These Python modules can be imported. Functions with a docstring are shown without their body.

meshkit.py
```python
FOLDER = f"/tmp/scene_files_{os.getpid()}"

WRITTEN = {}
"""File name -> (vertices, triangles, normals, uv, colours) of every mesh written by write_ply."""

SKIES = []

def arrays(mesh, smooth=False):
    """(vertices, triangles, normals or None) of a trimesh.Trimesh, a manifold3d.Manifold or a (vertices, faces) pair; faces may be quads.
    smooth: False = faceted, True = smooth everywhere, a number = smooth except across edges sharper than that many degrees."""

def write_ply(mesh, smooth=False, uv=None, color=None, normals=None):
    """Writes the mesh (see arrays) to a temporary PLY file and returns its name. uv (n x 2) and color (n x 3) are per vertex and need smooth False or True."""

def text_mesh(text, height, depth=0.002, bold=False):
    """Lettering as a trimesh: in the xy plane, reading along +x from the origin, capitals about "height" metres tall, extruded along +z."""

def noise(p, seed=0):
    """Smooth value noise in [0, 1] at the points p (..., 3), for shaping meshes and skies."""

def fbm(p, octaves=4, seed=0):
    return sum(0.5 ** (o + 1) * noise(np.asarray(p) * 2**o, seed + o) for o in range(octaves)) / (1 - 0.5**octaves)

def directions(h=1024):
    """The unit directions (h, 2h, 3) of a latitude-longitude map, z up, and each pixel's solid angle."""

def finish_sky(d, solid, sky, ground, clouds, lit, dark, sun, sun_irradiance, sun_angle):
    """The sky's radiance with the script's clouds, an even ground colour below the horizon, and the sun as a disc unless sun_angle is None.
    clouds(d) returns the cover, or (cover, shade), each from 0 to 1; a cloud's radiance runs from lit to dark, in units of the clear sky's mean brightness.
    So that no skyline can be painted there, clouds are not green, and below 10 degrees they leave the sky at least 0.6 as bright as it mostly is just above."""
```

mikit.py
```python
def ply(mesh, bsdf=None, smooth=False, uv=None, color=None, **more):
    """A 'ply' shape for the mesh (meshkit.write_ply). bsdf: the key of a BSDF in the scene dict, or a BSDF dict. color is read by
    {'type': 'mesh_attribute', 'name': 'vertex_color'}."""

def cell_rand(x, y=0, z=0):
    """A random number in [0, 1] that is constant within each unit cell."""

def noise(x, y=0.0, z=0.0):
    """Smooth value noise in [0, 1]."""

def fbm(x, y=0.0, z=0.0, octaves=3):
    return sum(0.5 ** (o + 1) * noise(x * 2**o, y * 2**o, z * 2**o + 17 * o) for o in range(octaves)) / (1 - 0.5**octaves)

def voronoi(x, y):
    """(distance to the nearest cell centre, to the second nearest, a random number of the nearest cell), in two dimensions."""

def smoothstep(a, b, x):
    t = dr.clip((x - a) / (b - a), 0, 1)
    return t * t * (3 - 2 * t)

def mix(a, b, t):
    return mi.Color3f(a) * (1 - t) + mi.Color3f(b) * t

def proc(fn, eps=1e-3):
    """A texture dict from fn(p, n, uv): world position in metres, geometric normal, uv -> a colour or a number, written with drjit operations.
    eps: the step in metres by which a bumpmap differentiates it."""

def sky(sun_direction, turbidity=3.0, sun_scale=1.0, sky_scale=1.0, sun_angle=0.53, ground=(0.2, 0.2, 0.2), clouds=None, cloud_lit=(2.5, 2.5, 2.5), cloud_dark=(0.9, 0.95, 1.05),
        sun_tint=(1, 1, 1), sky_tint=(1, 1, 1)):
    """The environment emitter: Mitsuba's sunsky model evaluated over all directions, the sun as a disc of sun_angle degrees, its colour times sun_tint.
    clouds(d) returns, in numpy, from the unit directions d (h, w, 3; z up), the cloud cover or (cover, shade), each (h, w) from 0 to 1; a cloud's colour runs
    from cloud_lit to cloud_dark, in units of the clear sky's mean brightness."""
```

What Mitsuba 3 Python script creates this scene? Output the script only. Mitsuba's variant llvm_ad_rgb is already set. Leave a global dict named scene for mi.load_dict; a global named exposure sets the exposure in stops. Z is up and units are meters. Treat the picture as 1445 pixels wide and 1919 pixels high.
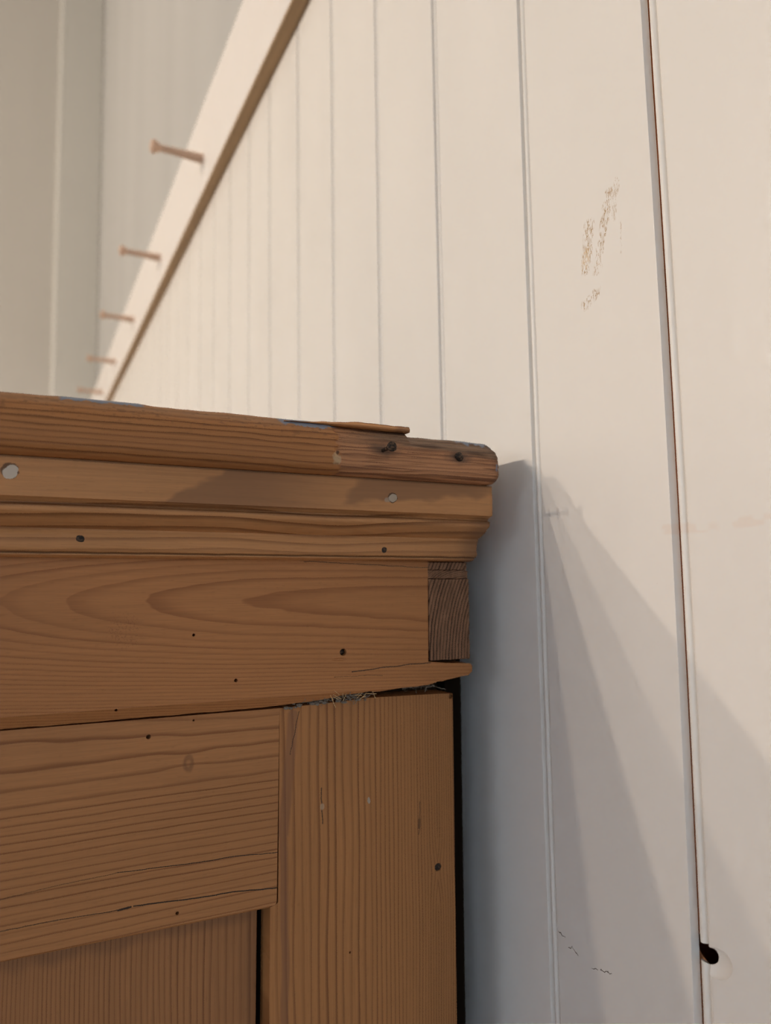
import math
import numpy as np, trimesh, manifold3d as m3, shapely, shapely.geometry as sg
import mapbox_earcut
import drjit as dr, mitsuba as mi, mikit, meshkit
from mikit import noise, fbm, smoothstep, mix, cell_rand

# ------------------------------------------------------------------ camera, sky, light, exposure
T = mi.ScalarTransform4f
scene, labels = {}, {}
EYE = np.array([0.0, 0.30, 1.35])                 # the wall is y = 0, x runs along it, z up
YAW, PITCH, ROLL, FOCAL = 0.4595, 0.0920, -0.0157, 1385.15
fw = np.array([math.cos(YAW) * math.cos(PITCH), -math.sin(YAW) * math.cos(PITCH), math.sin(PITCH)])
rt = np.array([-math.sin(YAW), -math.cos(YAW), 0.0])
up = np.cross(rt, fw)
up = -rt * math.sin(ROLL) + up * math.cos(ROLL)
scene['camera'] = {'type': 'thinlens', 'fov': math.degrees(2 * math.atan(722.5 / FOCAL)), 'fov_axis': 'x',
                   'to_world': T().look_at(origin=EYE.tolist(), target=(EYE + fw).tolist(), up=up.tolist()),
                   'aperture_radius': 0.0022, 'focus_distance': 0.42, 'near_clip': 0.02, 'far_clip': 60.0}
scene['sky'] = mikit.sky([0.8, -0.35, 0.5], turbidity=4.0, sun_scale=0.0, sky_scale=16.0, ground=(0.3, 0.3, 0.3),
                         clouds=lambda d: np.full(d.shape[:2], 0.75), cloud_lit=(1.09, 1.215, 1.33), cloud_dark=(0.95, 1.1, 1.25), sky_tint=(0.95, 1.10, 1.27))
LAMP = np.array([1.0, 0.84, 0.68]) * 6550.0
exposure = 0.0

# ------------------------------------------------------------------ helpers
def key_of(name, parent=None):
    base = name if parent is None else parent + '__' + name
    k, n = base, 0
    while k in scene or k in labels or any(s.startswith(k + '__') for s in scene):
        n += 1
        k = f'{base}_{n:03d}'
    return k

def put(name, mesh, bsdf, parent=None, smooth=30, label=None, cat=None, group=None, kind=None, **more):
    k = key_of(name, parent)
    scene[k] = mikit.ply(mesh, bsdf, smooth, **more)
    tag(k, label, cat, group, kind)
    return k

def tag(k, label=None, cat=None, group=None, kind=None):
    d = {a: b for a, b in (('label', label), ('category', cat), ('group', group), ('kind', kind)) if b}
    if d:
        labels[k] = {**labels.get(k, {}), **d}

def box(x0, x1, y0, y1, z0, z1):
    m = trimesh.creation.box(extents=(x1 - x0, y1 - y0, z1 - z0))
    m.apply_translation(((x0 + x1) / 2, (y0 + y1) / 2, (z0 + z1) / 2))
    return m

def man(mesh):
    return m3.Manifold(m3.Mesh(np.asarray(mesh.vertices, np.float32), np.asarray(mesh.faces, np.uint32)))

def unman(m):
    g = m.to_mesh()
    return trimesh.Trimesh(np.array(g.vert_properties[:, :3], float), np.array(g.tri_verts), process=False)

def rbox(x0, x1, y0, y1, z0, z1, r=0.001):
    """A box with rounded edges: the hull of eight small balls."""
    s = trimesh.creation.icosphere(subdivisions=1, radius=r)
    p = [s.vertices + np.array([x, y, z]) for x in (x0 + r, x1 - r) for y in (y0 + r, y1 - r) for z in (z0 + r, z1 - r)]
    return trimesh.convex.convex_hull(np.vstack(p))

def sweep(ring, stations, place):
    """A closed ring of 2-D points carried along stations: place(ring, s) gives its 3-D points there."""
    ring, n = np.asarray(ring, float), len(ring)
    rows = [np.asarray(place(ring, s)) for s in stations]
    v = np.vstack(rows)
    i, j = np.meshgrid(np.arange(len(rows) - 1), np.arange(n), indexing='ij')
    a, b = i * n + j, i * n + (j + 1) % n
    f = np.vstack([np.stack([a, b, b + n], -1).reshape(-1, 3), np.stack([a, b + n, a + n], -1).reshape(-1, 3)])
    cap = mapbox_earcut.triangulate_float64(np.ascontiguousarray(ring), np.array([n], np.uint32)).reshape(-1, 3).astype(int)
    def area(t):
        return 0.5 * np.sum((ring[t[:, 1], 0] - ring[t[:, 0], 0]) * (ring[t[:, 2], 1] - ring[t[:, 0], 1]) - (ring[t[:, 2], 0] - ring[t[:, 0], 0]) * (ring[t[:, 1], 1] - ring[t[:, 0], 1]))
    x, y = ring.T
    if area(cap) * np.sum(x * np.roll(y, -1) - y * np.roll(x, -1)) < 0:
        cap = cap[:, ::-1]
    m = trimesh.Trimesh(v, np.vstack([f, cap[:, ::-1], cap + (len(rows) - 1) * n]), process=False)
    if m.volume < 0:
        m.invert()
    return m

def lathe(profile, axis_from, axis_dir, n=20):
    """(distance along, radius) pairs turned about an axis."""
    d = np.asarray(axis_dir, float) / np.linalg.norm(axis_dir)
    a = np.cross(d, [0, 0, 1.0] if abs(d[2]) < 0.9 else [1.0, 0, 0]); a /= np.linalg.norm(a)
    b = np.cross(d, a)
    t = np.arange(n) * 2 * np.pi / n
    rings = [np.asarray(axis_from) + d * s + r * (np.cos(t)[:, None] * a + np.sin(t)[:, None] * b) for s, r in profile]
    ring2 = np.stack([np.cos(t), np.sin(t)], 1)
    return sweep(ring2, range(len(rings)), lambda r, k: rings[k])

def tube(points, r, n=5):
    p = np.asarray(points, float)
    t = np.gradient(p, axis=0); t /= np.linalg.norm(t, axis=1, keepdims=True) + 1e-12
    a = np.cross(t, [0.3, 0.2, 1.0]); a /= np.linalg.norm(a, axis=1, keepdims=True) + 1e-12
    b = np.cross(t, a)
    ang = np.arange(n) * 2 * np.pi / n
    ring2 = np.stack([np.cos(ang), np.sin(ang)], 1)
    return sweep(ring2, range(len(p)), lambda rr, k: p[k] + r * (np.cos(ang)[:, None] * a[k] + np.sin(ang)[:, None] * b[k]))

# the cupboard leans by 0.7 degrees: its own frame is (x, u to the left from its right end, v up from the eye's height)
TILT = 0.011979
CT, ST = math.cos(TILT), math.sin(TILT)
def lean(mesh):
    m = mesh.copy()
    p = np.asarray(m.vertices)
    m.vertices = np.stack([p[:, 0], 0.027 + p[:, 1] * CT - p[:, 2] * ST, 1.35 + p[:, 1] * ST + p[:, 2] * CT], 1)
    return m
def uv_of(p):
    y, z = p.y - 0.027, p.z - 1.35
    return y * CT + z * ST, z * CT - y * ST

# ------------------------------------------------------------------ materials
def capsule(a, b, p0, p1, w):
    """1 within w of the segment p0-p1 of the plane (a, b), falling to 0 at 2 w."""
    dx, dy = p1[0] - p0[0], p1[1] - p0[1]
    t = dr.clip(((a - p0[0]) * dx + (b - p0[1]) * dy) / (dx * dx + dy * dy), 0, 1)
    d = dr.sqrt(dr.square(a - p0[0] - t * dx) + dr.square(b - p0[1] - t * dy))
    return 1 - smoothstep(w, 2 * w, d)

def principled(color, rough, spec=0.4, **more):
    return {'type': 'principled', 'base_color': color if isinstance(color, dict) else {'type': 'rgb', 'value': list(color)}, 'roughness': rough, 'specular': spec, **more}

def bumped(bsdf, fn, eps=2e-4, scale=1.0):
    return {'type': 'twosided', 'bsdf': {'type': 'bumpmap', 'arbitrary': mikit.proc(fn, eps), 'scale': scale, 'bsdf': bsdf}}

PAINT = (0.76, 0.735, 0.70)
CRACKS = [((.3790, -.2140), (.3740, -.2155)), ((.3740, -.2155), (.3712, -.2150)), ((.3690, -.2205), (.3655, -.2185)), ((.3655, -.2185), (.3600, -.2215)),
          ((.3515, -.2235), (.3480, -.2225)), ((.3480, -.2225), (.3330, -.2190))]
def paint_color(p, n, uv):
    x, z = p.x, p.z - 1.35
    c = mi.Color3f(PAINT)
    c *= 0.97 + 0.06 * fbm(x * 14, p.y * 20, z * 5, 2)
    # scuffs through the paint, long stains of their own shape
    w = 0.0030 * (noise(x * 500, z * 260) - 0.5)
    m = dr.maximum(capsule(x + w, z, (.3255, .2095), (.3300, .1845), .0026), capsule(x + w, z, (.3085, .2210), (.3205, .1800), .0021))
    m = dr.maximum(m, .9 * capsule(x + w, z, (.3320, .1620), (.3215, .1665), .0021))
    m = dr.maximum(m, .5 * capsule(x + w, z, (.3020, .2260), (.3055, .2050), .0014))
    m = dr.maximum(m, .45 * capsule(x, z, (.3000, .2000), (.3010, .1800), .0004))
    sp = smoothstep(.42, .80, noise(x * 1500, z * 520)) * smoothstep(.25, .60, noise(x * 2600, z * 1500, 4)) + .35 * smoothstep(.5, .9, noise(x * 700, z * 300, 8))
    c = mix(c, (0.42, 0.30, 0.18), dr.clip(0.95 * m * sp, 0, 1))
    core = capsule(x, z, (.3285, .1940), (.3300, .1870), .0020)
    c = mix(c, (0.58, 0.40, 0.20), 0.50 * core * smoothstep(.3, .7, noise(x * 1400, z * 700)))
    # cracks in the paint film
    k = mi.Float(0)
    for a, b in CRACKS:
        k = dr.maximum(k, capsule(x + .0012 * (noise(x * 700, z * 700) - .5), z + .0012 * (noise(z * 700, x * 700 + 9) - .5), a, b, .00016))
    c = mix(c, (0.10, 0.08, 0.06), 0.85 * k * smoothstep(.25, .45, noise(x * 420, z * 420)))
    # faint pinkish rub marks
    r = dr.maximum(capsule(x, z, (.2790, .0240), (.2480, .0235), .0018), capsule(x, z, (.2360, .0240), (.2200, .0245), .0018))
    c = mix(c, (0.72, 0.55, 0.45), 0.25 * r * smoothstep(.3, .7, noise(x * 160, z * 300)))
    # bare wood along the worn arris of the gaps
    return c
def paint_bump(p, n, uv):
    x, z = p.x + p.y, p.z
    h = 0.00013 * fbm(x * 90, z * 16, 0, 2) + 0.00006 * noise(x * 650, z * 30, 3) + 0.000022 * noise(x * 420, z * 420, 5)
    lumps = smoothstep(.70, .86, noise(x * 190, z * 130, 7)) * smoothstep(.55, .75, noise(x * 24, z * 24, 4))
    return h + 0.00013 * lumps
scene['paint'] = bumped(principled(mikit.proc(paint_color), 0.42, 0.45), paint_bump)

def plaster_color(p, n, uv):
    return mi.Color3f(0.64, 0.615, 0.57) * (0.96 + 0.07 * fbm(p.x * 7, p.y * 9, p.z * .8, 2))
scene['plaster'] = {'type': 'twosided', 'bsdf': principled(mikit.proc(plaster_color), 0.6, 0.3)}
def upper_color(p, n, uv):
    return mi.Color3f(0.475, 0.475, 0.465) * (0.95 + 0.09 * fbm(p.x * 7, p.y * 9, p.z * .5, 2))
scene['upper_plaster'] = {'type': 'twosided', 'bsdf': principled(mikit.proc(upper_color), 0.6, 0.3)}
scene['rail_paint'] = {'type': 'twosided', 'bsdf': principled((0.80, 0.765, 0.74), 0.4, 0.45)}
scene['trim_paint'] = {'type': 'twosided', 'bsdf': principled((0.66, 0.65, 0.61), 0.4, 0.45)}
scene['grey_wall'] = {'type': 'twosided', 'bsdf': principled((0.26, 0.275, 0.30), 0.6, 0.3)}
scene['ceiling_paint'] = {'type': 'twosided', 'bsdf': principled((0.52, 0.53, 0.54), 0.8, 0.2)}
def floor_color(p, n, uv):
    b = dr.floor(p.y / 0.14)
    return mi.Color3f(0.17, 0.145, 0.12) * (0.75 + 0.3 * cell_rand(b, 1) + 0.25 * fbm(p.x * 2, p.y * 60, 0, 2))
scene['floor_wood'] = {'type': 'twosided', 'bsdf': principled(mikit.proc(floor_color), 0.45, 0.4)}
def bare_color(p, n, uv):
    return mi.Color3f(0.46, 0.22, 0.105) * (0.7 + 0.6 * fbm(p.x * 400, p.y * 300, p.z * 20, 2))
scene['bare_wood'] = {'type': 'twosided', 'bsdf': principled(mikit.proc(bare_color), 0.7, 0.2)}
def batten_color(p, n, uv):
    return mi.Color3f(0.42, 0.28, 0.16) * (0.8 + 0.4 * fbm(p.x * 9, p.y * 300, p.z * 300, 2))
scene['batten_wood'] = {'type': 'twosided', 'bsdf': principled(mikit.proc(batten_color), 0.6, 0.3)}
scene['peg_wood'] = {'type': 'twosided', 'bsdf': principled((0.60, 0.41, 0.30), 0.5, 0.35)}
scene['shaded_wood'] = {'type': 'twosided', 'bsdf': principled((0.010, 0.007, 0.005), 0.9, 0.0)}  # near black: shade of the gap beside the stile put into the colour
scene['inner_wood'] = {'type': 'twosided', 'bsdf': principled((0.028, 0.017, 0.010), 0.9, 0.0)}  # darkened so the shade in the gap below the frieze sits in the colour
def iron_color(p, n, uv):
    return mix((0.018, 0.012, 0.009), (0.085, 0.050, 0.030), smoothstep(.4, .75, fbm(p.x * 900, p.y * 900, p.z * 900, 2)))
scene['iron'] = {'type': 'twosided', 'bsdf': principled(mikit.proc(iron_color), 0.65, 0.25)}
scene['filler'] = {'type': 'twosided', 'bsdf': principled((0.37, 0.305, 0.24), 0.85, 0.1)}
scene['filler_pale'] = {'type': 'twosided', 'bsdf': principled((0.50, 0.43, 0.36), 0.85, 0.1)}
scene['fluff'] = {'type': 'twosided', 'bsdf': principled((0.20, 0.17, 0.14), 0.9, 0.1)}
scene['straw'] = {'type': 'twosided', 'bsdf': principled((0.55, 0.38, 0.20), 0.8, 0.1)}
scene['brass'] = {'type': 'twosided', 'bsdf': principled((0.45, 0.36, 0.22), 0.4, 0.5, metallic=0.9)}
scene['lamp_white'] = {'type': 'twosided', 'bsdf': principled((0.7, 0.7, 0.7), 0.5, 0.4)}
scene['window_glass'] = {'type': 'thindielectric', 'int_ior': 1.5, 'ext_ior': 1.0}

EARLY, LATE, GREY = (0.39, 0.172, 0.063), (0.215, 0.075, 0.024), (0.20, 0.135, 0.095)
def rings(R, sharp=0.93, start=0.45):
    n = dr.floor(R)
    t = R - n
    q = cell_rand(n, 5)
    return smoothstep(start, sharp, t) * (1 - smoothstep(0.955, 1.0, t)) * (0.45 + 0.55 * q)
def fibre(a, b):
    return 0.6 * noise(a * 45, b * 1500) + 0.4 * noise(a * 130, b * 3800)
def wood(ring, a, b, late=LATE, early=EARLY, amount=1.0, tone=0.14):
    f, g = fibre(a, b), fbm(a * 6, b * 22, 3, 2)
    c = mix(early, late, amount * ring) * mi.Color3f(.95, .92, .90) * (0.90 + 0.18 * f) * (1 - tone + 2 * tone * g)
    pores = smoothstep(.80, .93, noise(a * 260, b * 2600, 2))
    return c * (1 - 0.07 * pores)

# frieze: cathedral figure above, tight straight grain below
def frieze_R(u, v):
    d = u - 0.1555
    F = dr.select(d > 0, 13 * d + 85 * d * d, 7.5 * d)
    v0 = -0.0110 + 0.10 * (u - .2) * dr.select(u < .2, .25, .06)
    dv = v - v0
    wob = 0.42 * (fbm(u * 10, v * 35, 1, 2) - 0.5) + 0.10 * (noise(u * 90, v * 500, 2) - .5)
    up_ = dr.select(dv > 0, 1.3, 1.0)
    return F + 6 + 5000 * up_ * dv * dv + wob
def frieze_color(p, n, uv):
    u, v = uv_of(p)
    R = frieze_R(u, v)
    c = wood(rings(R, 0.97, 0.50), u, v, amount=0.68)
    crack = capsule(u, v + .0006 * (noise(u * 220) - .5), (.118, .0108), (.028, .0072), .00013)
    crack = dr.maximum(crack, capsule(u, v + .0008 * (noise(u * 110) - .5), (.0860, -.0572), (.030, -.0541), .00020))
    crack = dr.maximum(crack, .7 * capsule(u, v + .0010 * (noise(u * 200) - .5), (.098, -.0600), (.065, -.0605), .00012))
    c = mix(c, (0.025, 0.014, 0.008), 0.9 * crack)
    rust = smoothstep(.66, .80, noise(u * 1900, v * 1900, 4)) * (1 - smoothstep(.006, .012, dr.sqrt(dr.square(u - .221) + dr.square(v + .028))))
    return mix(c, (0.16, 0.05, 0.025), 0.32 * rust)
def frieze_bump(p, n, uv):
    u, v = uv_of(p)
    return 0.00010 * (1 - rings(frieze_R(u, v), 0.97, .25)) + 0.00004 * fibre(u, v)
scene['frieze_pine'] = bumped(principled(mikit.proc(frieze_color), 0.55, 0.3), frieze_bump, 1.5e-4)

# door rail: even, thin dark lines along the rail, one small knot, two long drying cracks
def rail_R(u, v):
    k = dr.square((u - .1834) / .016) + dr.square((v + .1034) / .0075)
    w = v + .012 * (u - .2) + .0018 * dr.exp(-k) * dr.select(v > -.1034, 1.0, -1.0)
    top = smoothstep(-.112, -.082, v)
    return -w * 232 + 112 * dr.maximum(0, w + .116) + 1.1 * (fbm(u * 7, v * 25, 5, 2) - .5) * (0.6 + 1.5 * top) + .12 * noise(u * 60, v * 300)
def knot(u, v, ku, kv, a):
    d = dr.sqrt(dr.square((u - ku) / .62) + dr.square(v - kv)) + .0008 * (noise(u * 500, v * 500) - .5)
    return (1 - smoothstep(a * .60, a, d)) * (.25 + .75 * smoothstep(a * .10, a * .42, d) * (.7 + .3 * noise(u * 900, v * 900, 3)))
def rail_color(p, n, uv):
    u, v = uv_of(p)
    c = wood(rings(rail_R(u, v), 0.93, 0.68), u, v, early=(0.36, 0.166, 0.064), late=(0.17, 0.060, 0.018), amount=0.85, tone=.10)
    c = mix(c, (0.15, 0.065, 0.03), dr.clip(knot(u, v, .1834, -.1034, .0062), 0, 1) * .62)
    wig = .0012 * (noise(u * 45) - .5) + .00025 * (noise(u * 300) - .5)
    def line(u0, v0, u1, v1, w):
        return capsule(u, v + wig, (u0, v0), (u1, v1), w)
    crack = .65 * line(.2790, -.1604, .2200, -.1565, .00012)
    crack = dr.maximum(crack, line(.2200, -.1565, .1302, -.1600, .00014))
    crack = dr.maximum(crack, line(.2790, -.1755, .2170, -.1758, .00013))
    crack = dr.maximum(crack, line(.2190, -.1760, .2125, -.1753, .00026 + .0002 * noise(u * 700)))
    crack = dr.maximum(crack, line(.2110, -.1752, .1302, -.1800, .00022))
    return mix(c, (0.015, 0.009, 0.006), 0.95 * crack)
def rail_bump(p, n, uv):
    u, v = uv_of(p)
    return 0.00006 * (1 - rings(rail_R(u, v), 0.93, .6)) + 0.00004 * fibre(u, v)
scene['rail_pine'] = bumped(principled(mikit.proc(rail_color), 0.55, 0.3), rail_bump, 1.5e-4)

# door stile: upright grain, wide at the left, tight at the right
def stile_R(u, v):
    k = dr.exp(-dr.square((u - .0214) / .006) - dr.square((v + .189) / .014))
    w = .1292 - u + .004 * (fbm(v * 9, u * 6, 2, 2) - .5) + .0022 * k * dr.select(u > .0214, -1.0, 1.0) + .02 * (v + .2) * smoothstep(.10, .135, u)
    q = dr.maximum(0, w - .045)
    return w * 190 + 2700 * q * q + .35 * noise(u * 160, v * 18)
def stile_color(p, n, uv):
    u, v = uv_of(p)
    c = wood(rings(stile_R(u, v), 0.90, 0.55), v, u, early=(0.345, 0.158, 0.057), late=(0.15, 0.056, 0.018), amount=0.85)
    side = capsule(u + .003 * (noise(v * 40) - .5), v, (.1215, -.082), (.1258, -.150), .0022)
    side = dr.maximum(side, capsule(u + .003 * (noise(v * 40) - .5), v, (.1258, -.150), (.1250, -.320), .0016))
    c = mix(c, (0.19, 0.085, 0.045), .6 * side)
    crack = capsule(u + .0006 * (noise(v * 300) - .5), v, (.1175, -.080), (.1230, -.105), .00013)
    crack = dr.maximum(crack, capsule(u + .0006 * (noise(v * 300) - .5), v, (.1030, -.1270), (.1020, -.1480), .00022))
    crack = dr.maximum(crack, .75 * capsule(u + .0008 * (noise(v * 200) - .5), v, (.0342, -.1440), (.0352, -.1640), .00022))
    crack = dr.maximum(crack, .75 * capsule(u, v, (.0349, -.1550), (.0351, -.1600), .00055))
    c = mix(c, (0.03, 0.015, 0.008), .85 * crack)
    pale = capsule(u, v, (.1023, -.1375), (.1023, -.1385), .0009)
    return mix(c, (0.42, 0.30, 0.20), .7 * pale)
def stile_bump(p, n, uv):
    u, v = uv_of(p)
    return 0.00007 * (1 - rings(stile_R(u, v), 0.90, .55)) + 0.00004 * fibre(v, u)
scene['stile_pine'] = bumped(principled(mikit.proc(stile_color), 0.55, 0.3), stile_bump, 1.5e-4)

def panel_R(u, v):
    w = .30 - u + .006 * (fbm(v * 7, u * 5, 8, 2) - .5) - .12 * dr.square(dr.maximum(0, v + .26)) * smoothstep(.20, .14, u)
    return 560 * w - 1150 * w * w + .3 * noise(u * 200, v * 20)
def panel_color(p, n, uv):
    u, v = uv_of(p)
    c = wood(rings(panel_R(u, v), 0.92, 0.5), v, u, early=(0.30, 0.140, 0.057), late=(0.145, 0.056, 0.020), amount=0.75)
    dirt_shade = smoothstep(.155, .136, u + .006 * noise(v * 60, u * 60)) * .55
    dirt_shade = dr.maximum(dirt_shade, .45 * smoothstep(-.203, -.196, v + .004 * noise(u * 120)))
    return mix(c, (0.11, 0.055, 0.032), dirt_shade * (.6 + .4 * noise(u * 200, v * 60)))
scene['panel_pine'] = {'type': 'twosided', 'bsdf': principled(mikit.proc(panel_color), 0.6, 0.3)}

# top board: weathered ridged grain; its right end has lost its face and is greyer, paint remains on the arris
def top_R(u, v):
    return (v - .06 + .010 * (u - .2)) * 300 + 1.2 * (fbm(u * 8, v * 40, 9, 2) - .5) + .25 * noise(u * 60, v * 420)
def split_mask(u, v):
    return 1 - smoothstep(.1105, .1135, u + .004 * (noise(v * 420) - .5) + .0015 * noise(v * 1500, u * 700))
def top_color(p, n, uv):
    u, v = uv_of(p)
    r = rings(top_R(u, v), 0.92, 0.5)
    c = wood(r, u, v, early=(0.36, 0.158, 0.056), late=(0.125, 0.045, 0.013), amount=0.8)
    s = split_mask(u, v)
    ragged = wood(dr.maximum(rings(top_R(u, v) * 1.25 + .8 * noise(u * 40, v * 260), .9, .3), smoothstep(.62, .80, noise(u * 34, v * 1500, 6))), u, v, early=(0.40, 0.195, 0.095), late=(0.17, 0.072, 0.034), amount=0.9)
    grey = smoothstep(.073, .083, v + .014 * (fbm(u * 26, v * 260, 0, 2) - .5)) * smoothstep(.118, .075, u)
    ragged = mix(ragged, mix((0.15, 0.10, 0.065), (0.045, 0.030, 0.022), smoothstep(.35, .75, noise(u * 60, v * 900, 3))), .80 * grey)
    for nu, nv in ((.0826, .0757), (.0300, .0757)):
        d = dr.sqrt(dr.square((u - nu) / 2.2) + dr.square(v - nv)) + .003 * (fbm(u * 200, v * 260, 1, 2) - .5)
        ragged = mix(ragged, (0.075, 0.045, 0.032), .80 * (1 - smoothstep(.0015, .0060, d)))
    c = mix(c, ragged, s)
    pale = (1 - smoothstep(.0016, .0034, dr.sqrt(dr.square(u - .1126) + dr.square((v - .0685) / 1.3)) + .0016 * (noise(u * 900, v * 700, 2) - .5)))
    c = mix(c, (0.42, 0.31, 0.19), .7 * pale)
    pit = (1 - smoothstep(.0008, .0018, dr.sqrt(dr.square((u - .1118) / .8) + dr.square(v - .0722)) + .0008 * (noise(u * 900, v * 700, 5) - .5)))
    c = mix(c, (0.06, 0.03, 0.015), .8 * pit)
    c *= 1 - .35 * smoothstep(.007, .000, u + .003 * (noise(v * 600) - .5))
    edge = smoothstep(.0830, .0885, v + .002 * (noise(u * 150, v * 200) - .5)) * (1 - s)
    c = mix(c, (0.25, 0.14, 0.075), .55 * edge)
    chips = smoothstep(.72, .86, noise(u * 420, v * 1300, 5))
    c = mix(c, (0.10, 0.05, 0.025), .38 * chips * smoothstep(.074, .086, v))
    j = .0022 * (noise(u * 260, v * 300, 6) - .5) + .001 * (noise(u * 900, v * 900, 2) - .5)
    blue = smoothstep(.0890, .0897, v + j) * capsule(u, v, (.2540, .0905), (.2230, .0905), .0030)
    blue = dr.maximum(blue, smoothstep(.0868, .0880, v + 1.6 * j) * capsule(u, v, (.1400, .0910), (.1150, .0895), .0034))
    blue = dr.maximum(blue, smoothstep(.0846, .0858, v + 1.6 * j) * capsule(u, v, (.0220, .0895), (.0020, .0880), .0034))
    blue = dr.maximum(blue, capsule(u, v, (.0014, .0720), (.0016, .0690), .0006) * .8)
    return mix(c, (0.165, 0.19, 0.24), dr.clip(blue, 0, 1) * .95)
def top_bump(p, n, uv):
    u, v = uv_of(p)
    return 0.00022 * (1 - rings(top_R(u, v), 0.92, .5)) + 0.00008 * fibre(u, v) + split_mask(u, v) * .0006 * fbm(u * 60, v * 800, p.x * 300, 2)
scene['top_pine'] = bumped(principled(mikit.proc(top_color), 0.6, 0.3), top_bump, 1.5e-4)

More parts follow.
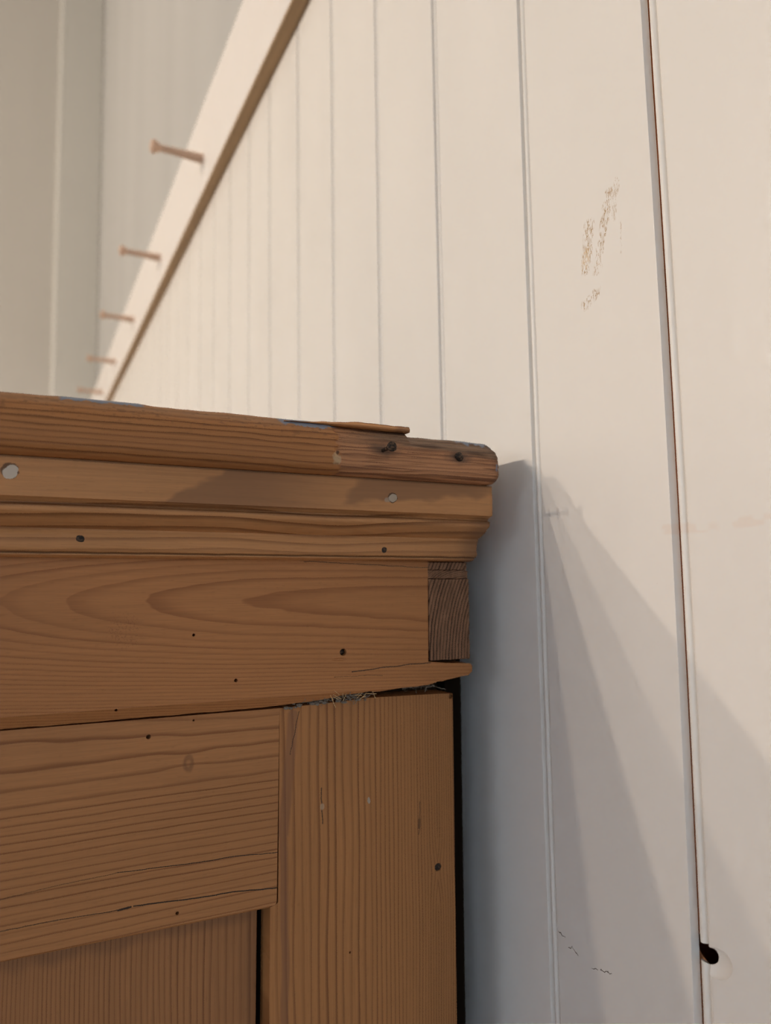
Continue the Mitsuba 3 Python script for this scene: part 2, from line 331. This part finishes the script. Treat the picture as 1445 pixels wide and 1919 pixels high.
# cornice: plain fascia with two dark stains, strongly lined moulding below
def corn_R(u, v):
    return (v + .010 * (u - .1)) * 175 + 1.7 * (fbm(u * 9, v * 26, 4, 2) - .5) + .10 * noise(u * 40, v * 400)
def corn_color(p, n, uv):
    u, v = uv_of(p)
    low = smoothstep(.0405, .0385, v)
    r = rings(corn_R(u, v), 0.93, 0.52)
    c = wood(r, u, v, early=(0.46, 0.228, 0.094), late=(0.17, 0.065, 0.022), amount=.12 + .75 * low, tone=.16)
    j = .003 * (fbm(u * 90, v * 200, 2, 2) - .5) * 2
    e1 = u + 1.9 * (v - .050) + 2 * j                                   # first stain: slanting left border, fading to the right
    s1 = (1 - smoothstep(.1865, .1925, e1)) * smoothstep(.085, .165, u)
    s2 = (1 - smoothstep(.093, .100, u + .7 * (v - .056) + j)) * smoothstep(.0470, .0515, v + .10 * (u - .05) + j) * smoothstep(.000, .05, u + .03)
    c = mix(c, (0.17, 0.082, 0.042), .62 * dr.maximum(s1, s2) * (1 - low))
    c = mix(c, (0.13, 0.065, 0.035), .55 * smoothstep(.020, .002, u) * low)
    for fu, fv, fr_ in ((.2793, .0522, .0040), (.0719, .0488, .0032)):
        d = dr.sqrt(dr.square(u - fu) + dr.square(v - fv)) + .0008 * (noise(u * 700, v * 700) - .5)
        c = mix(c, (0.06, 0.030, 0.016), .8 * (1 - smoothstep(fr_ * .92, fr_ * 1.04, d)))
    dirt_shade = dr.maximum(.55 * (1 - smoothstep(.0004, .0018, dr.abs(v - .0370 + .0006 * (noise(u * 90) - .5)))), .75 * (1 - smoothstep(.0002, .0009, dr.abs(v - .0139 + .0004 * (noise(u * 110, 3) - .5)))))  # shade of the undercut and the quirk painted in as dark lines
    dirt_shade = dr.maximum(dirt_shade, .6 * (1 - smoothstep(.0002, .0012, dr.abs(v - .0597))))  # painted dark line in the crease below the top board
    c = mix(c, (0.075, 0.034, 0.014), dirt_shade)
    end = capsule(u, v, (.0705, .0482), (.0760, .0474), .0009)          # tail of the right-hand filler spot
    return mix(c, (0.33, 0.26, 0.20), .7 * end)
def corn_bump(p, n, uv):
    u, v = uv_of(p)
    return 0.00014 * (1 - rings(corn_R(u, v), 0.93, .52)) * smoothstep(.0405, .0385, v) + 0.00005 * fibre(u, v)
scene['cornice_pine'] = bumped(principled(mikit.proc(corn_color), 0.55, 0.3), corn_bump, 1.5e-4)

# end grain: curved rings cut across, greyed
def end_R(u, v):
    q = dr.sqrt(dr.square(u + .060) + .62 * dr.square(v + .052))
    R = q * 420 + .5 * (fbm(u * 60, v * 50, 3, 2) - .5) + .10 * noise(u * 600, v * 200)
    return dr.select((v > -.0001) & (v < .0059), v * 700 + 2.0 * u * u * 4000 + .5 * noise(u * 120, v * 300), R)
def end_color(p, n, uv):
    u, v = uv_of(p)
    r = rings(end_R(u, v), 0.85, 0.40)
    c = mix((0.225, 0.120, 0.070), (0.045, 0.021, 0.012), dr.clip(1.25 * r, 0, 1)) * (.72 + .56 * fbm(u * 500, v * 160, 2, 2))
    return c
def end_bump(p, n, uv):
    u, v = uv_of(p)
    return 0.00020 * (1 - rings(end_R(u, v), .85, .40)) + .00012 * noise(u * 900, v * 900)
scene['end_grain'] = bumped(principled(mikit.proc(end_color), 0.8, 0.2), end_bump, 1.5e-4)

# ------------------------------------------------------------------ the room
RAIL0, RAIL1, XE, YL, XB, ZC = 1.35 + 0.7075, 1.35 + 0.8778, 3.79, 5.2, -2.6, 4.6
put('floor', box(XB, XE, -0.02, YL, -0.05, 0.0), 'floor_wood', kind='structure', smooth=False, label='brown boarded floor of the room')
put('ceiling', box(XB, XE, -0.05, YL, ZC, ZC + 0.05), 'ceiling_paint', kind='structure', smooth=False, label='flat white ceiling above the panelled wall')
put('wall_end', box(XE, XE + 0.05, -0.05, YL, 0, ZC), 'plaster', kind='structure', smooth=False, label='greyish cream far wall at the end of the peg rail')
WX0, WX1, WZ0, WZ1 = -2.2, 0.3, 0.95, 2.6                                # the window stands in the wall to the left of the camera
wl = man(box(XB - 0.05, XE + 0.05, YL, YL + 0.05, 0, ZC)) - man(box(WX0, WX1, YL - 0.2, YL + 0.2, WZ0, WZ1))
put('wall_left', unman(wl), 'grey_wall', kind='structure', smooth=False, label='grey wall with a window opposite the panelled wall')
by0, by1 = 0.5, 3.5
wb = man(box(XB - 0.05, XB, -0.05, YL, 0, ZC)) - man(box(XB - 0.2, XB + 0.2, by0, by1, WZ0, WZ1))
put('wall_back', unman(wb), 'grey_wall', kind='structure', smooth=False, label='grey wall with a wide window behind the camera')
def window(name, horizontal, at, a0, a1):
    bars = []
    def bar(s0, s1, z0, z1):
        return box(s0, s1, at - .02, at + .02, z0, z1) if horizontal else box(at - .02, at + .02, s0, s1, z0, z1)
    mid = (a0 + a1) / 2
    fr = [bar(a0, a0 + .05, WZ0, WZ1), bar(a1 - .05, a1, WZ0, WZ1), bar(mid - .025, mid + .025, WZ0, WZ1), bar(a0, a1, WZ0, WZ0 + .05), bar(a0, a1, WZ1 - .05, WZ1)]
    m = man(fr[0])
    for b in fr[1:]:
        m = m + man(b)
    put(name, unman(m), 'lamp_white', kind='structure', smooth=False, label='white framed window')
    for s0, s1 in ((a0 + .05, mid - .025), (mid + .025, a1 - .05)):
        c = [(s0, at, WZ0 + .05), (s1, at, WZ0 + .05), (s1, at, WZ1 - .05), (s0, at, WZ1 - .05)]
        if not horizontal:
            c = [(at, s, z) for s, _, z in c]
        put('pane', trimesh.Trimesh(c, [[0, 1, 2], [0, 2, 3]], process=False), 'window_glass', name, smooth=False)
window('window_1', True, YL + .025, WX0, WX1)
window('window_2', False, XB - .025, by0, by1)

# the panelled wall: a dark timber backing and painted, beaded, tongued boards
JOINTS = [1.1793, 1.0653, .9605, .8422, .7290, .6151, .5043, .3880, .2762, .1620]
EDGE = [JOINTS[0] + .114 * k for k in range(int((XE - JOINTS[0]) / .114), 0, -1)] + JOINTS + [.162 - .114 * k for k in range(1, 24)]
EDGE = [XE] + EDGE
DEEP = 0.0065
def bow(z):
    return -.0010 + .0020 * np.clip(((z - 1.35) / .25) ** 2, 0, 1.4)
hole_x, hole_z = 0.2668, 1.35 - 0.1795
slant = lathe([(-.0040, .0054), (0, .0058), (.0072, .0100)], (.2687, 0, 1.35 - .1792), (0, -1, 0), 40)
slant = unman(man(slant) ^ man(box(.2, .3, -.02, .02, 1.0, 1.35 - .1768)))
scoop = trimesh.creation.icosphere(subdivisions=4)
scoop.apply_scale((.0095, .0030, .0068))
scoop.apply_transform(trimesh.transformations.rotation_matrix(.5, [0, 1, 0]))
scoop.apply_translation((.2612, .0006, hole_z - .0032))
cavity = box(.245, .300, -.046, -DEEP - .0003, hole_z - .03, hole_z + .05)  # unseen hollow added behind the hole to keep it unlit
back = man(box(XB, XE, -.05, -DEEP, 0, RAIL1)) - man(slant) - man(cavity)
put('wall_right', unman(back), 'bare_wood', kind='structure', smooth=False, label='wall of upright cream painted tongue and groove boards')
put('wall_right__plaster', box(XB, XE, -.05, -.012, RAIL1, ZC), 'upper_plaster', smooth=False, label='plain plaster above the peg rail')
for i in range(len(EDGE) - 1):
    far, near = EDGE[i], EDGE[i + 1]
    open_gap = abs(far - .2762) < 1e-6
    ajar = abs(near - .2762) < 1e-6
    g, ch = .0027 if open_gap else (.0008 if far < .55 else .0003), .0044 if ajar else (.0031 if near < .55 else .0024 if near < .7 else .0019)
    b0 = far - ch_prev * .26 - g if i else far                                # far edge of this board: the bead
    # the far edge: a low bead falling into the joint, parted from the flat by a quirk; the near edge: a steep shoulder, undercut
    rx, ry = .0027, .0040
    prof = [(b0, -DEEP)] + [(b0 - rx + rx * math.cos(t), -.0044 + ry * math.sin(t)) for t in np.linspace(0, math.pi * .86, 14)]
    e = prof[-1][0]
    prof += [(e - .0003, -.0026), (e - .0008, -.0022), (e - .0012, -.0008), (e - .0019, -.0002), (e - .0030, 0.0)]
    prof += [(near + .0006, 0.0), (near, -.0002), (near - ch * .26, -ch), (near + .0012, -ch - .0004), (near + .0012, -DEEP)]
    prof = np.array(prof)
    zs = np.linspace(0.02, RAIL0 + .02, 46)
    def place(ring, z):
        x = ring[:, 0].copy()
        if open_gap:
            x += bow(z) * np.clip((x - near) / (far - near), 0, 1)
        if ajar:
            x += bow(z) * np.clip(1 - (x - near) / (far - near), 0, 1)
        return np.stack([x, ring[:, 1], np.full(len(x), z)], 1)
    m = sweep(prof, zs if (open_gap or ajar) else zs[[0, -1]], place)
    if open_gap:
        m = unman(man(m) - man(slant) - man(scoop))
    put('board', m, 'paint', 'wall_right', smooth=32)
    ch_prev = ch
# the far wall: a wide corner board with a bevelled edge
ring = [(XE + .001, -.008), (XE - .018, -.008), (XE - .018, .176), (XE - .016, .180), (XE - .004, .193), (XE + .001, .194)]
put('trim_1', sweep(np.array(ring), (0.0, ZC), lambda r, z: np.column_stack([r, np.full(len(r), z)])), 'trim_paint', kind='structure', smooth=35,
    label='wide painted corner board with a bevelled edge on the far wall')

# ------------------------------------------------------------------ the peg rail
pr = 'peg_rail'
labels[pr] = {'label': 'long cream painted peg rail with bare wooden pegs along the panelled wall', 'category': 'peg rail'}
put('rail_board', rbox(-1.2, XE - .002, .0004, .020, RAIL0 + .0035, RAIL1, .0012), 'rail_paint', pr)
put('batten', rbox(-1.2, XE - .002, .0004, .0192, RAIL0, RAIL0 + .0034, .0006), 'batten_wood', pr, label='bare brown wooden underside')
PEG = [(-.012, .0085), (.0, .0088), (.020, .0080), (.045, .0066), (.070, .0060), (.077, .0066), (.081, .0095), (.085, .0118), (.089, .0118), (.0915, .0095), (.0925, .0050)]
for k in range(-2, 6):
    put('peg', lathe(PEG, (1.2969 + .4573 * k, .020, 1.35 + .7726), (0, 1, .02), 22), 'peg_wood', pr, smooth=40)

# ------------------------------------------------------------------ the cupboard
cb, W, DEPTH = 'cupboard', 1.06, 0.42
labels[cb] = {'label': 'old stripped pine cupboard with a moulded cornice standing close to the panelled wall', 'category': 'cupboard'}
def hole(u, v, x, r, deep=.006):
    c = trimesh.creation.cylinder(radius=r, height=2 * deep, sections=9)
    c.apply_transform(trimesh.geometry.align_vectors([0, 0, 1], [1, 0, 0]))
    c.apply_translation((x, u, v))
    return man(c)
us = np.unique(np.r_[-.0010, -.0006, 0, .0006, .0014, .0026, np.linspace(.004, .30, 420), np.linspace(.30, W, 90)])

# top board with a rounded nosing
nose = [(.4480, .0600), (.4480, .0915), (.4200, .0924), (.4062, .0926), (.4010, .0922), (.3962, .0904), (.3922, .0868), (.3895, .0832), (.3880, .0797), (.3871, .0765), (.3867, .0727),
        (.3867, .0690), (.3872, .0658), (.3886, .0634), (.3917, .0612), (.3950, .0602)]
def densify(pts, step):
    out = []
    pts = np.array(pts)
    for a, b in zip(pts, np.roll(pts, -1, 0)):
        n = max(1, int(np.linalg.norm(b - a) / step))
        out += [a + (b - a) * k / n for k in range(n)]
    return np.array(out)
nose = densify(nose, .0011)
cen = np.array([.410, .0735])
def place_top(ring, u):
    q = ring.copy()
    front = np.clip((.408 - q[:, 0]) / .012, 0, 1)
    p = np.column_stack([q[:, 0] * 40, np.full(len(q), u * 55), q[:, 1] * 420])
    q[:, 0] += front * .0006 * (meshkit.fbm(p, 3, 3) - .5)
    topw = np.clip((q[:, 1] - .079) / .009, 0, 1) * np.clip((.446 - q[:, 0]) / .004, 0, 1)
    q[:, 1] -= topw * .0022 * np.clip(meshkit.fbm(np.column_stack([np.full(len(q), u * 40), np.full(len(q), u * 9), q[:, 0] * 60]), 3, 8) - .35, 0, 1)
    lost = 1 / (1 + np.exp((u + .004 * (meshkit.noise(np.column_stack([q[:, 1] * 420, q[:, 1] * 0, q[:, 1] * 0]), 4) - .5) - .1125) / .00035))
    keep = 1 / (1 + np.exp(-(q[:, 1] - .0665) / .0012))
    q[:, 0] += front * lost * keep * (.0016 + .0016 * (meshkit.fbm(np.column_stack([np.full(len(q), u * 60), q[:, 1] * 900, q[:, 0] * 30]), 3, 5) - .5))
    q[:, 1] -= topw * lost * .0004 + topw * .0032 / (1 + math.exp(min(50, (u - .0630) / .00025)))
    if u < .004:                                                         # worn, rounded end
        s = 1 - .11 * (1 - (u + .001) / .005) ** 2.2
        q = cen + (q - cen) * np.array([s, s])
    return np.column_stack([q[:, 0], np.full(len(q), u), q[:, 1]])
us_top = np.unique(np.r_[us, np.linspace(.106, .119, 40), np.linspace(.0615, .0645, 16)])
top = sweep(nose, us_top, place_top)
tb = put('top_board', lean(top), 'top_pine', cb, smooth=50, label='weathered top board with a rounded broken nosing and traces of blue paint')
sp = []
for u in np.linspace(.062, .142, 40):
    t = (u - .062) / .08
    h = .0032 * min(1, (1 - t) * 1.8) + .0006 * (meshkit.noise(np.array([u * 220, 0, 0])) - .5)
    x0 = .3925 + .0014 * (meshkit.noise(np.array([u * 150, 3, 0])) - .5) + .002 * t
    sp.append(np.array([(x0 + .0006, .0890 + .0006 * t), (x0, .0892 + h * .45), (x0 + .0014, .0893 + h), (.409, .0905 + h * .7), (.409, .0895)]))
put('splinter', lean(sweep(sp[0] * 1.0, range(40), lambda r, k: np.column_stack([sp[k][:, 0], np.full(5, np.linspace(.062, .142, 40)[k]), sp[k][:, 1]]))), 'cornice_pine', tb, label='loose splinter along the top edge')

# cornice moulding
corn = [(.4480, .0112), (.4480, .0600), (.3978, .0600), (.3975, .0500), (.3978, .0404), (.4000, .0399), (.4026, .0384), (.4022, .0374), (.4004, .0366), (.4004, .0343), (.4012, .0333),
        (.4036, .0316), (.4068, .0295), (.4104, .0276), (.4134, .0266), (.4144, .0263), (.4146, .0250), (.4152, .0244), (.4158, .0212), (.4161, .0158), (.4172, .0142), (.4188, .0138),
        (.4190, .0128), (.4205, .0121), (.4250, .0116)]
corn = densify(corn, .0012)
def place_corn(ring, u):
    q = ring.copy()
    front = np.clip((.440 - q[:, 0]) / .012, 0, 1)
    p = np.column_stack([q[:, 0] * 60, np.full(len(q), u * 22), q[:, 1] * 260])
    low = np.clip((.041 - q[:, 1]) / .002, 0, 1)
    q[:, 0] += front * (.0003 + .0009 * low) * (meshkit.fbm(p, 3, 13) - .5)
    if u < .002:
        q[:, 0] += front * .0005 * (1 - (u + .001) / .003) ** 2 + low * front * .0012 * max(0, (.0006 - u)) / .0016 * meshkit.noise(np.column_stack([q[:, 1] * 500, q[:, 1] * 0, q[:, 1] * 0]), 2)
    return np.column_stack([q[:, 0], np.full(len(q), u), q[:, 1]])
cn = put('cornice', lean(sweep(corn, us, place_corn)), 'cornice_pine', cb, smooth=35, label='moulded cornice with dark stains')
rng = np.random.default_rng(4)
def blob(u, v, x, ru, rv, thick, seed, tail=0):
    n = 26
    t = np.arange(n) * 2 * np.pi / n
    rr = 1 + .22 * (meshkit.noise(np.column_stack([np.cos(t) * 1.6 + seed, np.sin(t) * 1.6, t * 0])) - .5) * 2
    ring = np.stack([np.cos(t) * ru * rr, np.sin(t) * rv * rr], 1)
    ks = [(.0012, 1.0), (-.0002, 1.0), (-thick, .86), (-thick * 1.15, .5), (-thick * 1.1, .02)]
    return lean(sweep(ring, range(len(ks)), lambda r, k: np.column_stack([np.full(n, x + ks[k][0]), u + r[:, 0] * ks[k][1], v + r[:, 1] * ks[k][1]])))
put('filler', blob(.2789, .0517, .3975, .0036, .0035, .00030, 3), 'filler_pale', cn, label='whitish filler spot')
put('filler', blob(.0718, .0487, .3975, .0030, .0026, .00030, 8), 'filler', cn, label='whitish filler spot')
def nail_head(u, v, x, r, proud, seed=0, dome=.35):
    n = 11
    t = np.arange(n) * 2 * np.pi / n
    rr = 1 + .3 * (meshkit.noise(np.column_stack([np.cos(t) * 1.5 + seed, np.sin(t) * 1.5, t * 0])) - .5)
    ks = [(.003, .75), (0, .8), (-proud * .35, 1.0), (-proud * .8, .9), (-proud - r * dome * .6, .5), (-proud - r * dome, .03)]
    ring = np.stack([np.cos(t), np.sin(t)], 1)
    return lean(sweep(ring, range(len(ks)), lambda q, k: np.column_stack([np.full(n, x + ks[k][0]), u + q[:, 0] * r * rr * ks[k][1], v + q[:, 1] * r * rr * ks[k][1]])))
put('nail', nail_head(.2455, .0215, .4158, .0023, .0003, 1, .05), 'iron', cn)
put('nail', nail_head(.0687, .0179, .4160, .0019, .0003, 2, .05), 'iron', cn)
# the two old nails in the split end of the top board: one driven almost home, one half pulled out
put('nail', nail_head(.0300, .0757, .3888, .0031, .0018, 5), 'iron', tb, label='rusty nail head')
ks = [(.395, .0010), (.384, .0012), (.3795, .0013), (.3788, .0028), (.3776, .0031), (.3768, .0022), (.3765, .0003)]
t8 = np.arange(10) * 2 * np.pi / 10
put('nail', lean(sweep(np.stack([np.cos(t8), np.sin(t8)], 1), range(len(ks)), lambda r, k: np.column_stack([np.full(10, ks[k][0]), .0829 + r[:, 0] * ks[k][1] - .15 * (.395 - ks[k][0]) * .3, .0757 + r[:, 1] * ks[k][1] + (.390 - ks[k][0]) * .04]))),
    'iron', tb, label='half pulled rusty nail standing out of the wood', smooth=40)

# frieze board: worn lower edge, its right end cut back round the end grain
FX, FB = .4270, .4480
fr = [(W - .031, .0116), (.0312, .0116), (.0316, -.0538), (.0150, -.0556), (-.0010, -.0566), (-.0022, -.0582), (-.0020, -.0618), (.0008, -.0640), (.0208, -.0666), (.0485, -.0698), (.0700, -.0703), (.0930, -.0719),
      (.1130, -.0741), (.1338, -.0752), (.1716, -.0758), (.2009, -.0757), (.2450, -.0760), (W - .0205, -.0765), (W + .0020, -.0630), (W + .001, -.0566), (W - .031, -.0540)]
fr2 = []
for a, b in zip(fr, fr[1:] + fr[:1]):
    n = max(1, int(math.dist(a, b) / .0035)) if a[0] < .32 or b[0] < .32 else 1
    n = min(n, 240)
    for k in range(n):
        u, v = a[0] + (b[0] - a[0]) * k / n, a[1] + (b[1] - a[1]) * k / n
        if v < -.055 and u < .3:
            v += .0012 * (float(meshkit.fbm(np.array([u * 120, 0, 0]), 3, 2)) - .5) * (2.0 if .02 < u < .10 else .7)
        fr2.append((u, v))
# polygon in (u, v) -> extruded along x
def slab(poly, x0, x1):
    m = trimesh.creation.extrude_polygon(sg.Polygon(poly), x1 - x0, engine='earcut')
    p = np.asarray(m.vertices)
    m.vertices = np.stack([x0 + p[:, 2], p[:, 0], p[:, 1]], 1)
    m.fix_normals()
    return m
f = man(slab(fr2, FX, FB))
wedge = trimesh.convex.convex_hull(np.array([(x, u, v) for u in (.03, W + .1) for x, v in ((FX - .002, -.0668), (FX + .0070, -.0776), (FX + .0070, -.0800), (FX - .002, -.0800))]))
f = f - man(wedge)
for u, v, r in ((.0919, -.0450, .0023), (.1835, -.0314, .0009), (.1589, -.0581, .0011), (.2238, -.0699, .0008)):
    f = f - hole(u, v, FX, r)
chip = trimesh.creation.icosphere(subdivisions=2); chip.apply_scale((.0007, .0050, .0009)); chip.apply_translation((FX, .0945, -.0492))
f = f - man(chip)
fz = put('frieze', lean(unman(f)), 'frieze_pine', cb, smooth=25, label='broad frieze board with cathedral grain and a worn lower edge')
put('nail', nail_head(.0919, -.0450, FX + .0030, .0019, .0002, 7, .2), 'iron', fz)
# end grain of the side board
def rough(m, amp, freq, seed):
    s = unman(man(m).refine_to_length(.0016))
    p = np.asarray(s.vertices)
    s.vertices = p + amp * np.stack([meshkit.fbm(p * freq, 3, seed + k) - .5 for k in range(3)], 1) * np.array([.5, 1, 1])
    return s
for k, (u0, u1, v0, v1, x) in enumerate(((.0004, .0318, .0060, .0112, .4276), (-.0002, .0325, .0002, .0058, .4273), (-.0010, .0304, -.0534, -.0001, .4275))):
    put('end_block', lean(rough(rbox(x, FB, u0, u1, v0, v1, .0006), .0011, 330, 20 + k)), 'end_grain', cb, smooth=40, label='greyed end grain of the side board' if k == 2 else None)

# carcass
FLOOR = -1.35 - .012
put('side_panel', lean(box(.4484, .448 + DEPTH, -.0062, .0068, FLOOR + .004, .0100)), 'shaded_wood', cb, smooth=False, label='side of the carcass, coloured near black for the shaded gap')
put('side_panel', lean(box(.4484, .448 + DEPTH, W - .0068, W + .0062, FLOOR + .020, .0100)), 'shaded_wood', cb, smooth=False)
put('back_panel', lean(box(.436 + DEPTH, .448 + DEPTH, .0070, W - .0070, FLOOR + .02, .0860)), 'inner_wood', cb, smooth=False)
put('top_panel', lean(box(.4484, .435 + DEPTH, .0004, W, .0105, .0870)), 'inner_wood', cb, smooth=False)
put('base_panel', lean(box(.462, .435 + DEPTH, .0070, W - .0070, -1.27, -1.25)), 'inner_wood', cb, smooth=False)
put('plinth', lean(rbox(.440, .459, .0072, W - .0072, FLOOR + .022, -1.238, .001)), 'frieze_pine', cb)
put('carcass_rail', lean(box(.4584, .475, .0072, W - .0072, -.1000, .0100)), 'inner_wood', cb, smooth=False)

# doors
DX, DV1 = .4350, -1.230
def door(u0, u1, name_first=False):
    """u0: right edge of the right stile, u1: left edge of the left stile."""
    d = key_of('door', cb)
    labels[d] = {'label': 'panelled pine door below the frieze'}
    mid0, mid1 = u0 + .1222, u1 - .1222
    st = [(u0, -.0768), (u0 + .012, -.0762), (u0 + .035, -.0757), (u0 + .063, -.0752), (u0 + .09, -.0764), (u0 + .1214, -.0771), (u0 + .1212, -.1885), (u0 + .1225, -.1895), (u0 + .1260, -.1905),
          (u0 + .1258, DV1 + .12), (u0 + .1214, DV1 + .12), (u0 + .1214, DV1), (u0 + .0005, DV1)]
    m = man(slab(st, DX, DX + .022))
    right = u0 < .05
    if right:
        for u, v, r in ((.0838, -.2263, .0007), (.0214, -.1868, .0026), (.0102, -.0785, .0018)):
            m = m - hole(u, v, DX, r, .0030)
    # a small arris on the long edges
    m = m - man(trimesh.convex.convex_hull(np.array([(x, u, v) for v in (-.05, DV1 - .05) for x, u in ((DX - .001, u0 - .001), (DX + .0012, u0 - .001), (DX - .001, u0 + .0012))])))
    s = put('stile', lean(unman(m)), 'stile_pine', d, smooth=25)
    if right:
        put('nail', nail_head(.0214, -.1868, DX + .0006, .0024, .0002, 9, .1), 'iron', s)
        put('filler', blob(.0710, -.1384, DX, .0010, .0020, .00012, 5), 'filler', s, label='pale filler spot')
    put('stile', lean(rbox(DX, DX + .022, mid1 + .0008, u1, DV1, -.0775, .0008)), 'stile_pine', d)
    # top rail: rounded lower corner where it meets the stile
    rv0, rv1, r = -.1912, -.0771, .0042
    ru0 = u0 + .1222
    pl = [(ru0 - .0006, rv1)] + [(ru0 + r - r * math.cos(t), rv0 + r - r * math.sin(t)) for t in np.linspace(0, math.pi / 2, 7)] + [(mid1, rv0), (mid1, rv1)]
    m = man(slab(pl, DX - .0004, DX + .0215))
    wd = trimesh.convex.convex_hull(np.array([(x, u, v) for u in (ru0 - .01, mid1 + .01) for x, v in ((DX - .002, rv0 + .0028), (DX + .0030, rv0 - .001), (DX - .002, rv0 - .001))]))
    m = m - man(wd)
    if right:
        for u, v, q in ((.2056, -.0869, .0013), (.1878, -.1835, .0010), (.1810, -.0800, .0006)):
            m = m - hole(u, v, DX, q)
    put('rail', lean(unman(m)), 'rail_pine', d, smooth=25)
    put('rail', lean(rbox(DX, DX + .0215, ru0, mid1, DV1, DV1 + .1195, .0008)), 'rail_pine', d)
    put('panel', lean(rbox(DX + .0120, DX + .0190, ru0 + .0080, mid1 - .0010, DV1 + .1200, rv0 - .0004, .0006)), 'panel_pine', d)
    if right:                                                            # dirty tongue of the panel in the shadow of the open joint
        put('panel_tongue', lean(box(DX + .0180, DX + .0205, ru0 + .0036, ru0 + .0079, DV1 + .121, rv0 - .001)), 'shaded_wood', d, smooth=False)
    return d
door(.0085, .5285)
d2 = door(.5310, 1.0515)
labels[d2] = {'label': 'second panelled pine door, further from the wall'}

# ------------------------------------------------------------------ dust and cobweb caught in the open joint under the frieze
rng = np.random.default_rng(11)
parts = []
for k in range(150):
    u = rng.choice([rng.uniform(.022, .050), rng.uniform(.070, .122), rng.uniform(.078, .100), rng.uniform(.074, .110)])
    c0 = np.array([FX + rng.uniform(.001, .012), u, (-.0700 if u < .06 else -.0714) - .030 * max(0, u - .05) + rng.normal(0, .0006 if u < .06 else .0013)])
    n = 7
    dirn = rng.normal(0, 1, 3) * np.array([.35, 1.0, .45])
    p = c0 + np.cumsum(np.vstack([np.zeros(3)] + [dirn * .0006 + rng.normal(0, .00045, 3) for _ in range(n)]), 0)
    p[:, 0] = np.maximum(p[:, 0], FX - .0008)
    parts.append(tube(p, rng.uniform(.00007, .00022), 4))
for k in range(26):
    u = rng.uniform(.072, .104) if k < 16 else rng.uniform(.104, .126)
    s = trimesh.creation.icosphere(subdivisions=1, radius=rng.uniform(.0005, .0012))
    s.apply_scale((1, 1.6, .8)); s.apply_translation((DX - .0004 - rng.uniform(0, .001), u, -.0750 - .045 * max(0, u - .09) + rng.normal(0, .0008)))
    s.vertices += rng.normal(0, .0002, s.vertices.shape)
    parts.append(s)
put('dust_fluff', lean(trimesh.util.concatenate(parts)), 'fluff', smooth=False, kind='stuff', label='grey dust fluff caught in the gap below the frieze board', cat='dust')
parts = []
for k in range(16):
    u = rng.uniform(.048, .100)
    c0 = np.array([FX + rng.uniform(-.0006, .002), u, -.0705 - .03 * max(0, u - .05) + rng.normal(-.001, .0012)])
    dirn = np.array([rng.normal(0, .2), rng.normal(0, 1), rng.normal(0, .7)]); dirn /= np.linalg.norm(dirn)
    L = rng.uniform(.003, .008)
    p = np.array([c0 + dirn * L * t + np.array([0, 0, .0006 * math.sin(3 * t)]) for t in np.linspace(-.5, .5, 5)])
    parts.append(tube(p, .00018, 4))
put('straw_bits', lean(trimesh.util.concatenate(parts)), 'straw', smooth=False, kind='stuff', label='short pale straw and wood fibres in the gap below the frieze board', cat='straw')

# ------------------------------------------------------------------ the lamps: a bar of four bulbs hanging from the ceiling, out of frame
lb = 'pendant_lamp'
labels[lb] = {'label': 'ceiling bar lamp with four small bulbs', 'category': 'lamp'}
LY, LZ = 4.0, 1.35 + .075 + 1.34
LX = [.386 + 1.34 / math.tan(math.radians(a)) for a in (82, 69.8, 59, 46.8)]
put('bar', rbox(LX[0] - .08, LX[-1] + .08, LY - .015, LY + .015, LZ + .075, LZ + .105, .004), 'brass', lb)
for x in (LX[0] + .1, LX[-1] - .1):
    put('rod', lathe([(0, .006), (ZC - LZ - .105, .006)], (x, LY, LZ + .105), (0, 0, 1), 10), 'brass', lb)
for x, share in zip(LX, (0.75, 1.12, 0.78, 1.35)):
    put('socket', lathe([(0, .010), (.05, .012), (.063, .006)], (x, LY, LZ + .0185), (0, 0, 1), 14), 'lamp_white', lb)
    k = key_of('bulb', lb)
    scene[k] = {'type': 'sphere', 'center': [x, LY, LZ], 'radius': .018, 'emitter': {'type': 'area', 'radiance': {'type': 'rgb', 'value': (LAMP * share).tolist()}}}
